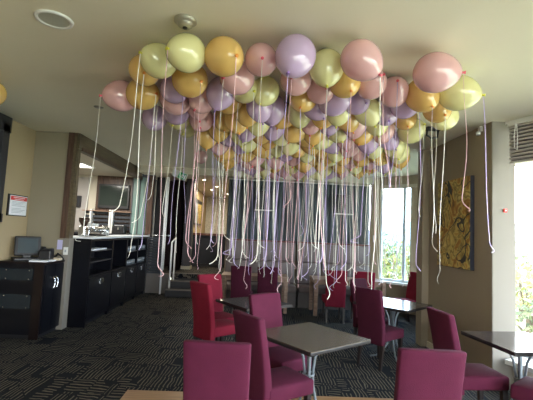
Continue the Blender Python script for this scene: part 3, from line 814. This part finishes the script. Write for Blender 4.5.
def balloon(x, y, z, k, tilt_dir, tilt, label, group, rl=None, rk=None, size=1.0):
    """tilt: angle of the knot away from straight down, tilt_dir: compass of the knot in the XY plane"""
    t = thing('balloon', label, 'balloon', (x, y, z), 0, group)
    eu = Matrix.Rotation(R(tilt_dir), 3, 'Z') @ Matrix.Rotation(R(-tilt), 3, 'Y')
    kn = eu @ Vector((0, 0, -.185*size))
    for n, me in (('envelope', meBal[k]), ('knot', meKnot[k])):
        o = bpy.data.objects.new(n, me); col.objects.link(o); o.parent = t
        o.rotation_euler = eu.to_euler(); o.scale = (size,)*3
    rk = rk or ('P' if k == 'P' and rng.random() < .5 else ('L' if k == 'L' and rng.random() < .8 else ('W' if rng.random() < .65 else rng.choice('PL'))))
    idx = rl if rl is not None else rng.randrange(2, 8)
    o = bpy.data.objects.new('ribbon', RIB[rk][idx]); col.objects.link(o); o.parent = t; o.location = kn; o.rotation_euler = (0, 0, rng.uniform(0, 2*PI))
    return t
FRONT = [
    (-1.36, 3.91, 2.95, 'P', -142.0, 76.0, 'leftmost balloon, soft pink, knot pointing left', 4, 1.12),
    (-1.13, 3.82, 2.95, 'O', -37.0, 82.0, 'gold balloon next to the leftmost pink one', 2, 1.12),
    (-0.97, 3.29, 2.98, 'O', -75.0, 62.0, 'peach gold balloon with orange knot below the left pale yellow one', 5, 0.96),
    (-0.8, 3.09, 2.98, 'Y', -127.0, 88.0, 'pale yellow balloon left of the large round yellow one, knot at left', 2, 0.99),
    (-0.54, 2.85, 2.95, 'Y', -126.0, 77.0, 'large round pale yellow balloon below the smoke detector', 6, 1.02),
    (-0.6, 3.37, 2.95, 'O', -52.0, 71.0, 'gold balloon directly beneath the large round pale yellow one', 5, 1.11),
    (-0.27, 2.87, 2.95, 'O', -57.0, 73.0, 'large peach gold balloon right of the round pale yellow one', 6, 1.06),
    (-0.18, 3.26, 2.95, 'P', -126.0, 70.0, 'pink balloon tucked below the large peach gold one', 5, 1.04),
    (0.01, 2.95, 2.98, 'P', -87.0, 70.0, 'round pink balloon with its knot facing forward, left of the large lilac', 5, 0.92),
    (0.26, 2.78, 2.95, 'L', -122.0, 32.0, 'largest lilac balloon at the front of the cluster', 4, 1.08),
    (0.32, 3.31, 2.98, 'P', -107.0, 74.0, 'pink balloon under the largest lilac one', 0, 0.97),
    (0.53, 3.01, 2.98, 'Y', -90.0, 18.0, 'tall pale yellow balloon between the large lilac and pink ones', 6, 1.0),
    (0.74, 2.78, 2.95, 'P', -26.0, 47.0, 'large soft pink balloon right of the tall pale yellow one', 3, 1.05),
    (0.74, 3.28, 2.98, 'O', -79.0, 47.0, 'gold balloon behind the large pink and tall yellow ones', 6, 0.99),
    (0.07, 3.61, 2.98, 'Y', -123.0, 28.0, 'olive yellow balloon hanging below the round pink one', 1, 0.95),
    (-0.13, 3.6, 2.98, 'Y', -56.0, 69.0, 'pale yellow balloon beneath the tucked pink one', 5, 0.95),
    (0.98, 3.31, 2.98, 'P', -70.0, 100, 'pink balloon directly beneath the large soft pink one', 0, 0.91),
    (1.23, 3.45, 2.98, 'P', -100.0, 100, 'pink balloon with knot on its upper edge, right of centre', 1, 0.98),
    (1.36, 2.92, 2.95, 'P', -15.0, 88.0, 'large pink balloon lying sideways at upper right, knot at right', 0, 1.12),
    (1.47, 3.4, 2.95, 'O', -75.0, 43.0, 'golden balloon hanging under the sideways pink one', 2, 1.08),
    (1.74, 3.3, 2.95, 'Y', -34.0, 76.0, 'rightmost balloon, bright yellow with its knot at right', 3, 1.12),
    (1.81, 3.83, 2.98, 'O', -86.0, 55.0, 'small orange balloon behind the golden right one', 6, 1.01),
    (1.96, 3.98, 2.95, 'Y', -143.0, 68.0, 'pale yellow balloon low under the rightmost one', 1, 1.03),
    (-0.54, 3.83, 2.95, 'P', -122.0, 36.0, 'mauve pink balloon below the gold one at left', 3, 1.03),
    (-0.8, 3.71, 2.98, 'L', -48.0, 69.0, 'lilac balloon beneath the left pale yellow pair', 4, 0.98),
    (-0.83, 3.97, 2.95, 'P', -149.0, 99.0, 'pink balloon squeezed between two lilac ones at left', 0, 1.03),
    (-1.21, 4.64, 2.95, 'L', -80.0, 44.0, 'lilac balloon hanging low at the left edge', 4, 1.07),
    (-0.9, 4.35, 2.95, 'L', -46.0, 80.0, 'lilac balloon above the small lime one at left', 1, 1.04),
    (-0.93, 4.69, 2.98, 'Y', -111.0, 46.0, 'lime yellow balloon low in the left edge', 0, 1.01),
    (-0.9, 5.09, 2.98, 'Y', -101.0, 46.0, 'lime yellow balloon lowest at the left edge', 5, 1.0),
    (-0.3, 3.96, 2.98, 'O', -52.0, 74.0, 'gold balloon below the tucked pink one', 1, 1.0),
    (-0.65, 4.58, 2.95, 'P', -85.0, 44.0, 'mauve balloon under the mauve pink one', 3, 1.05),
    (-0.36, 4.52, 2.95, 'O', -90.0, 33.0, 'gold balloon under another gold one left of centre', 2, 1.04),
    (0.44, 3.72, 2.98, 'O', -108.0, 41.0, 'gold balloon below the pink one under the large lilac', 1, 1.02),
    (0.57, 3.51, 2.98, 'P', -81.0, 75.0, 'dusky pink balloon beside the tall pale yellow one', 6, 0.93),
    (0.73, 3.69, 2.95, 'L', -55.0, 87.0, 'broad lilac balloon below the gold one at centre', 6, 1.07),
    (0.97, 3.77, 2.98, 'L', -69.0, 70.0, 'lilac balloon below the large soft pink one', 3, 0.92),
    (1.35, 4.02, 2.98, 'L', -94.0, 45.0, 'lilac balloon below the pink ones right of centre', 1, 1.02),
    (1.46, 3.8, 2.98, 'L', -51.0, 77.0, 'lilac balloon left of the golden right one', 6, 0.93),
    (1.62, 4.18, 2.98, 'O', -95.0, 43.0, 'gold band like balloon right of centre', 6, 0.94),
    (1.85, 4.58, 2.95, 'Y', -65.0, 100, 'pale yellow balloon at the right edge of the cluster', 0, 1.09),
    (-0.98, 7.17, 2.98, 'P', -99.0, 47.0, 'small lone pink balloon at the far left of the cluster', 1, 0.86),
    (-0.5, 6.21, 2.95, 'P', -90.0, 44.0, 'pink balloon at the far left corner next to an orange one', 4, 1.06),
    (-0.25, 6.38, 2.95, 'O', -103.0, 47.0, 'orange balloon at the far left corner of the cluster', 4, 1.03),
    (-2.8, 4.15, 2.98, 'O', -111.0, 52.0, 'gold balloon cut off by the left edge of the view', 3, 1.01),
]
FILL = [
    (-0.345, 3.645, 2.952, 'L', -180, 16, 'middle left part', 1.02),
    (0.02, 3.877, 2.916, 'L', 16, 15, 'middle left part', 0.97),
    (0.585, 3.891, 2.958, 'L', -41, 36, 'centre', 0.99),
    (0.83, 3.911, 2.943, 'Y', 121, 9, 'centre', 1.0),
    (1.124, 3.916, 2.95, 'Y', -8, 27, 'middle right part', 1.01),
    (-0.631, 4.114, 2.978, 'P', 56, 15, 'middle left part', 0.98),
    (-0.101, 4.145, 2.952, 'O', -64, 2, 'middle left part', 1.05),
    (0.153, 4.101, 2.973, 'L', 65, 2, 'centre', 1.08),
    (0.455, 4.141, 2.965, 'Y', 45, 11, 'centre', 1.01),
    (0.717, 4.113, 2.963, 'O', -131, 17, 'centre', 1.06),
    (0.971, 4.143, 2.942, 'O', 33, 35, 'middle right part', 1.01),
    (-0.223, 4.325, 2.89, 'O', -54, 22, 'middle left part', 0.98),
    (0.022, 4.377, 2.9, 'Y', -92, 3, 'middle left part', 0.98),
    (0.306, 4.326, 2.976, 'O', -162, 25, 'centre', 0.97),
    (0.606, 4.334, 2.945, 'P', -150, 1, 'centre', 1.0),
    (0.819, 4.355, 2.937, 'L', -103, 15, 'centre', 0.97),
    (1.11, 4.352, 2.947, 'P', 81, 10, 'middle right part', 1.07),
    (1.361, 4.35, 2.964, 'Y', -68, 15, 'middle right part', 0.98),
    (-0.105, 4.596, 2.875, 'L', -137, 19, 'middle left part', 1.0),
    (0.205, 4.581, 2.914, 'L', 157, 10, 'centre', 1.03),
    (0.473, 4.589, 2.899, 'O', -161, 27, 'centre', 1.08),
    (0.682, 4.588, 2.881, 'O', -102, 6, 'centre', 1.0),
    (0.957, 4.587, 2.912, 'Y', -53, 31, 'centre', 1.0),
    (1.269, 4.604, 2.916, 'O', -129, 27, 'middle right part', 1.06),
    (1.504, 4.556, 2.94, 'P', 144, 10, 'middle right part', 0.99),
    (-0.454, 4.787, 2.915, 'O', -116, 1, 'middle left part', 1.04),
    (-0.194, 4.809, 2.891, 'Y', 68, 16, 'middle left part', 1.03),
    (0.06, 4.777, 2.902, 'O', -84, 11, 'middle left part', 1.04),
    (0.336, 4.765, 2.885, 'Y', -157, 30, 'centre', 1.03),
    (0.597, 4.807, 2.91, 'O', 10, 25, 'centre', 1.07),
    (0.831, 4.772, 2.857, 'Y', -169, 38, 'centre', 0.98),
    (1.111, 4.791, 2.908, 'P', 53, 14, 'middle right part', 1.05),
    (1.386, 4.758, 2.864, 'L', -65, 4, 'middle right part', 1.06),
    (1.646, 4.81, 2.908, 'L', -8, 37, 'middle right part', 0.98),
    (-0.614, 4.959, 2.845, 'O', -94, 5, 'middle left part', 1.0),
    (-0.374, 4.985, 2.881, 'L', 15, 42, 'middle left part', 0.98),
    (-0.094, 5.005, 2.843, 'Y', 96, 3, 'middle left part', 1.0),
    (0.177, 4.979, 2.888, 'O', -161, 13, 'middle left part', 1.02),
    (0.443, 4.961, 2.814, 'Y', 164, 11, 'centre', 0.98),
    (0.704, 5.003, 2.856, 'O', 34, 28, 'centre', 1.04),
    (0.947, 4.958, 2.87, 'L', -31, 32, 'centre', 1.07),
    (1.233, 5.016, 2.847, 'P', 141, 25, 'middle right part', 1.02),
    (1.533, 5.016, 2.845, 'Y', -28, 4, 'far right part', 1.0),
    (1.78, 4.964, 2.86, 'Y', -15, 21, 'far right part', 1.07),
    (-0.485, 5.197, 2.838, 'P', 77, 11, 'middle left part', 1.07),
    (-0.191, 5.217, 2.855, 'L', -152, 14, 'middle left part', 1.02),
    (0.062, 5.189, 2.812, 'O', 19, 35, 'far left part', 1.06),
    (0.291, 5.179, 2.827, 'Y', -17, 1, 'centre', 0.98),
    (0.553, 5.178, 2.817, 'O', -81, 49, 'far left part', 1.06),
    (0.857, 5.173, 2.846, 'O', 46, 30, 'far right part', 1.0),
    (1.093, 5.21, 2.802, 'Y', -131, 19, 'far right part', 0.98),
    (1.387, 5.191, 2.855, 'P', -2, 0, 'far right part', 1.07),
    (1.61, 5.193, 2.828, 'O', 40, 26, 'far right part', 0.99),
    (1.929, 5.164, 2.826, 'Y', -156, 14, 'far right part', 1.02),
    (-0.373, 5.405, 2.778, 'O', -143, 31, 'far left part', 1.03),
    (-0.112, 5.417, 2.792, 'O', 49, 3, 'far left part', 1.01),
    (0.17, 5.365, 2.819, 'Y', 78, 41, 'far left part', 0.98),
    (0.433, 5.37, 2.809, 'L', 105, 23, 'far left part', 0.98),
    (0.705, 5.372, 2.819, 'Y', 23, 3, 'far right part', 1.03),
    (1.001, 5.416, 2.821, 'O', -143, 1, 'far right part', 1.03),
    (1.215, 5.418, 2.82, 'O', -23, 4, 'far right part', 1.08),
    (1.501, 5.371, 2.803, 'O', 151, 25, 'far right part', 1.07),
    (1.76, 5.408, 2.807, 'O', -130, 54, 'far right part', 1.02),
    (2.032, 5.414, 2.812, 'O', 0, 8, 'far right part', 1.0),
    (-0.462, 5.601, 2.784, 'O', 83, 38, 'far left part', 1.04),
    (-0.2, 5.57, 2.813, 'P', -180, 10, 'far left part', 1.06),
    (0.02, 5.592, 2.762, 'P', -137, 19, 'far left part', 1.06),
    (0.297, 5.61, 2.732, 'P', -41, 11, 'far left part', 1.0),
    (0.548, 5.6, 2.794, 'P', 88, 26, 'far left part', 1.0),
    (0.857, 5.583, 2.812, 'O', 93, 34, 'far right part', 0.98),
    (1.093, 5.611, 2.794, 'Y', -160, 41, 'far right part', 0.98),
    (1.37, 5.587, 2.808, 'P', -8, 5, 'far right part', 1.06),
    (1.654, 5.598, 2.81, 'P', 41, 10, 'far right part', 1.04),
    (1.874, 5.613, 2.752, 'L', -108, 20, 'far right part', 0.98),
    (-0.38, 5.795, 2.731, 'O', 153, 12, 'far left part', 0.98),
    (-0.106, 5.762, 2.752, 'P', -8, 12, 'far left part', 1.06),
    (0.177, 5.817, 2.754, 'Y', -26, 19, 'far left part', 1.02),
    (0.464, 5.775, 2.773, 'Y', 13, 42, 'far left part', 0.99),
    (0.72, 5.797, 2.745, 'O', -65, 22, 'far right part', 1.06),
    (0.992, 5.78, 2.781, 'O', -150, 11, 'far right part', 1.04),
    (1.265, 5.8, 2.75, 'O', -21, 7, 'far right part', 0.99),
    (1.492, 5.789, 2.746, 'Y', -76, 16, 'far right part', 0.98),
    (1.758, 5.818, 2.779, 'O', 160, 10, 'far right part', 0.98),
    (2.026, 5.774, 2.774, 'Y', 130, 24, 'far right part', 1.01),
    (-0.194, 5.985, 2.751, 'L', 159, 22, 'far left part', 1.06),
    (0.077, 5.971, 2.752, 'P', 82, 19, 'far left part', 0.99),
    (0.307, 6.019, 2.75, 'O', -88, 19, 'far left part', 1.04),
    (0.575, 5.98, 2.74, 'Y', 115, 10, 'far left part', 1.02),
    (0.847, 5.993, 2.741, 'L', 100, 8, 'far right part', 1.04),
    (1.087, 6.019, 2.731, 'Y', 0, 4, 'far right part', 0.98),
    (1.356, 6.022, 2.72, 'P', -100, 6, 'far right part', 0.98),
    (1.619, 6.022, 2.754, 'O', -91, 11, 'far right part', 1.08),
    (-0.079, 6.207, 2.728, 'L', 46, 28, 'far left part', 1.05),
    (0.155, 6.176, 2.699, 'Y', 87, 6, 'far left part', 1.01),
    (0.444, 6.196, 2.72, 'P', 38, 17, 'far left part', 1.04),
    (0.699, 6.181, 2.695, 'P', -132, 6, 'far left part', 1.02),
    (0.979, 6.176, 2.681, 'Y', 0, 33, 'far right part', 1.0),
    (1.212, 6.181, 2.719, 'L', -151, 21, 'far right part', 1.01),
    (0.328, 6.386, 2.704, 'P', 49, 29, 'far left part', 1.07),
    (0.852, 6.4, 2.706, 'Y', 165, 12, 'far right part', 0.97),
]
for x, y, z, k, td, tl, lb, rl, sz in FRONT:
    balloon(x, y, z, k, td, tl, lb, 'balloons on the ceiling', rl, None, sz)
for x, y, z, k, td, tl, zone, sz in FILL:
    balloon(x, y, z, k, td, tl, '%s balloon packed against the ceiling in the %s of the cluster' % (COL[k][0], zone), 'balloons in the %s of the cluster' % zone, None, None, sz)


# ------------------------------------------------------------------ outside
struct('ground', bx(-60, 120, -60, 200, -2.2, -2.0), M['grass'])
bm = B(); n = 60; prev = None
for i in range(n+1):
    a = R(100-95*i/n); d = 330
    h = 10+5*math.sin(i*.35)+4*math.sin(i*.9+1)+2*math.sin(i*2.1)
    x, y = d*math.cos(a), d*math.sin(a)
    ring = [bm.verts.new((x*.8, y*.8, -4)), bm.verts.new((x, y, h+3)), bm.verts.new((x*1.15, y*1.15, -4))]
    if prev:
        for k in range(2): bm.faces.new((prev[k], prev[k+1], ring[k+1], ring[k]))
    prev = ring
o = struct('hills', bm, M['hill'], None, True)
def tree(x, y, zc, r, h, m, label, n=900):
    t = thing('tree', label, 'tree', (x, y, -2.0), 0, 'trees outside the windows')
    rg = random.Random(int(x*100+y*10))
    bm = B(); tube(bm, [(0, 0, 0), (.05, 0, (zc+2)*.5), (0, 0, zc+2)], [.12, .09, .04], 8)
    for q in range(5):
        a = q*1.3; tube(bm, [(0, 0, (zc+2)*.6), (math.cos(a)*r*.6, math.sin(a)*r*.6, zc+2+h*.2)], [.05, .015], 6)
    obj('trunk', bm, M['bark'], t)
    bm = B()
    cl = [Vector((rg.gauss(0, .45)*r, rg.gauss(0, .45)*r, zc+2+rg.gauss(0, .4)*h)) for _ in range(14)]
    for i in range(n):
        c = rg.choice(cl); d = Vector((rg.gauss(0, 1), rg.gauss(0, 1), rg.gauss(0, 1))).normalized()*rg.uniform(.25, .5)*r
        p = c+Vector((d.x, d.y, d.z*.8)); s = rg.uniform(.05, .11)*(r/1.4)**.5
        u = Vector((rg.gauss(0, 1), rg.gauss(0, 1), rg.gauss(0, 1))).normalized(); v = u.orthogonal().normalized()
        bm.faces.new([bm.verts.new(p+u*s*1.4), bm.verts.new(p+v*s*.7), bm.verts.new(p-u*s*1.4), bm.verts.new(p-v*s*.7)])
    obj('foliage', bm, m, t)
for a in ((6.1, 17, -.3, 1.7, 1.5, 'tree1', 'yellow green tree nearest the window post outside the rear bay'), (8.2, 18.5, -.3, 1.9, 1.6, 'tree1', 'yellow green tree at the centre of the rear bay view'),
          (7.6, 24, .2, 2.2, 1.6, 'tree2', 'pale green tree further off outside the rear bay'), (10.6, 22, .1, 2.1, 1.5, 'tree1', 'broad yellow green tree at the right of the rear bay view'),
          (12.5, 31, .3, 3.0, 1.8, 'tree2', 'far pale green tree beyond the rear bay'), (9.5, 33, .3, 3.0, 1.6, 'tree2', 'distant green tree at the left of the rear bay view')):
    tree(a[0], a[1], a[2], a[3], a[4], M[a[5]], a[6])
for a in ((7.6, 10.2, -.3, 1.5, 1.3, 'tree2', 'pale leafy tree close outside the right window'), (9.4, 13.2, .2, 1.9, 1.3, 'tree1', 'yellowish tree further out beyond the right window'),
          (13.2, 19, .2, 2.6, 1.6, 'tree2', 'far tree seen through the right window')):
    tree(a[0], a[1], a[2], a[3], a[4], M[a[5]], a[6], 700)

# ------------------------------------------------------------------ light
w = bpy.data.worlds.new('sky'); scn.world = w; w.use_nodes = True
nt = w.node_tree; bg = nt.nodes['Background']
tc = nt.nodes.new('ShaderNodeTexCoord'); se = nt.nodes.new('ShaderNodeSeparateXYZ'); cr = nt.nodes.new('ShaderNodeValToRGB')
nt.links.new(tc.outputs['Generated'], se.inputs[0]); nt.links.new(se.outputs['Z'], cr.inputs['Fac']); nt.links.new(cr.outputs['Color'], bg.inputs['Color'])
cr.color_ramp.elements[0].position = 0; cr.color_ramp.elements[0].color = (1, 1, 1, 1)
cr.color_ramp.elements[1].position = .8; cr.color_ramp.elements[1].color = (.62, .80, 1, 1)
bg.inputs['Strength'].default_value = 9.0
for ww in (w1, w2):
    for ch in ww.children:
        if ch.name.startswith('pane'): ch.data.materials[0] = M['tintglass']
def portal(mt, x0, x1, z0, z1, flip=False):
    ld = bpy.data.lights.new('window_portal', 'AREA'); ld.shape = 'RECTANGLE'; ld.size = x1-x0; ld.size_y = z1-z0; ld.cycles.is_portal = True
    o = bpy.data.objects.new('window_portal', ld); col.objects.link(o)
    # local -Z of the light looks along -Y of the wall frame (into the room)
    o.matrix_world = mt @ Matrix.Translation(((x0+x1)/2, .10, (z0+z1)/2)) @ Matrix.Rotation(R(-90), 4, 'X')
portal(mt1, 0, L1, .7, 2.86); portal(mt2, 0, L2, .7, 2.86); portal(mt3, 0, L3, .35, 3.04); portal(mt4, 0, L4, .35, 3.04); portal(mt5, 0, L5, .5, 2.7)
def area(loc, rot, sx, sy, e, c):
    ld = bpy.data.lights.new('lamp', 'AREA'); ld.shape = 'RECTANGLE'; ld.size = sx; ld.size_y = sy; ld.energy = e; ld.color = c
    o = bpy.data.objects.new('lamp', ld); col.objects.link(o); o.location = loc; o.rotation_euler = rot
area((-3.95, 8.75, 2.92), (0, 0, 0), .55, .55, 55, (1, .95, .86))
sd = bpy.data.lights.new('sun', 'SUN'); sd.energy = 4; sd.angle = R(1); sd.color = (1, .93, .8)
so = bpy.data.objects.new('sun', sd); col.objects.link(so); so.rotation_euler = (R(-22), R(30), 0)

scn.view_settings.view_transform = 'Standard'; scn.view_settings.look = 'None'
scn.view_settings.exposure = 0.98; scn.view_settings.gamma = 1; scn.view_settings.use_curve_mapping = False
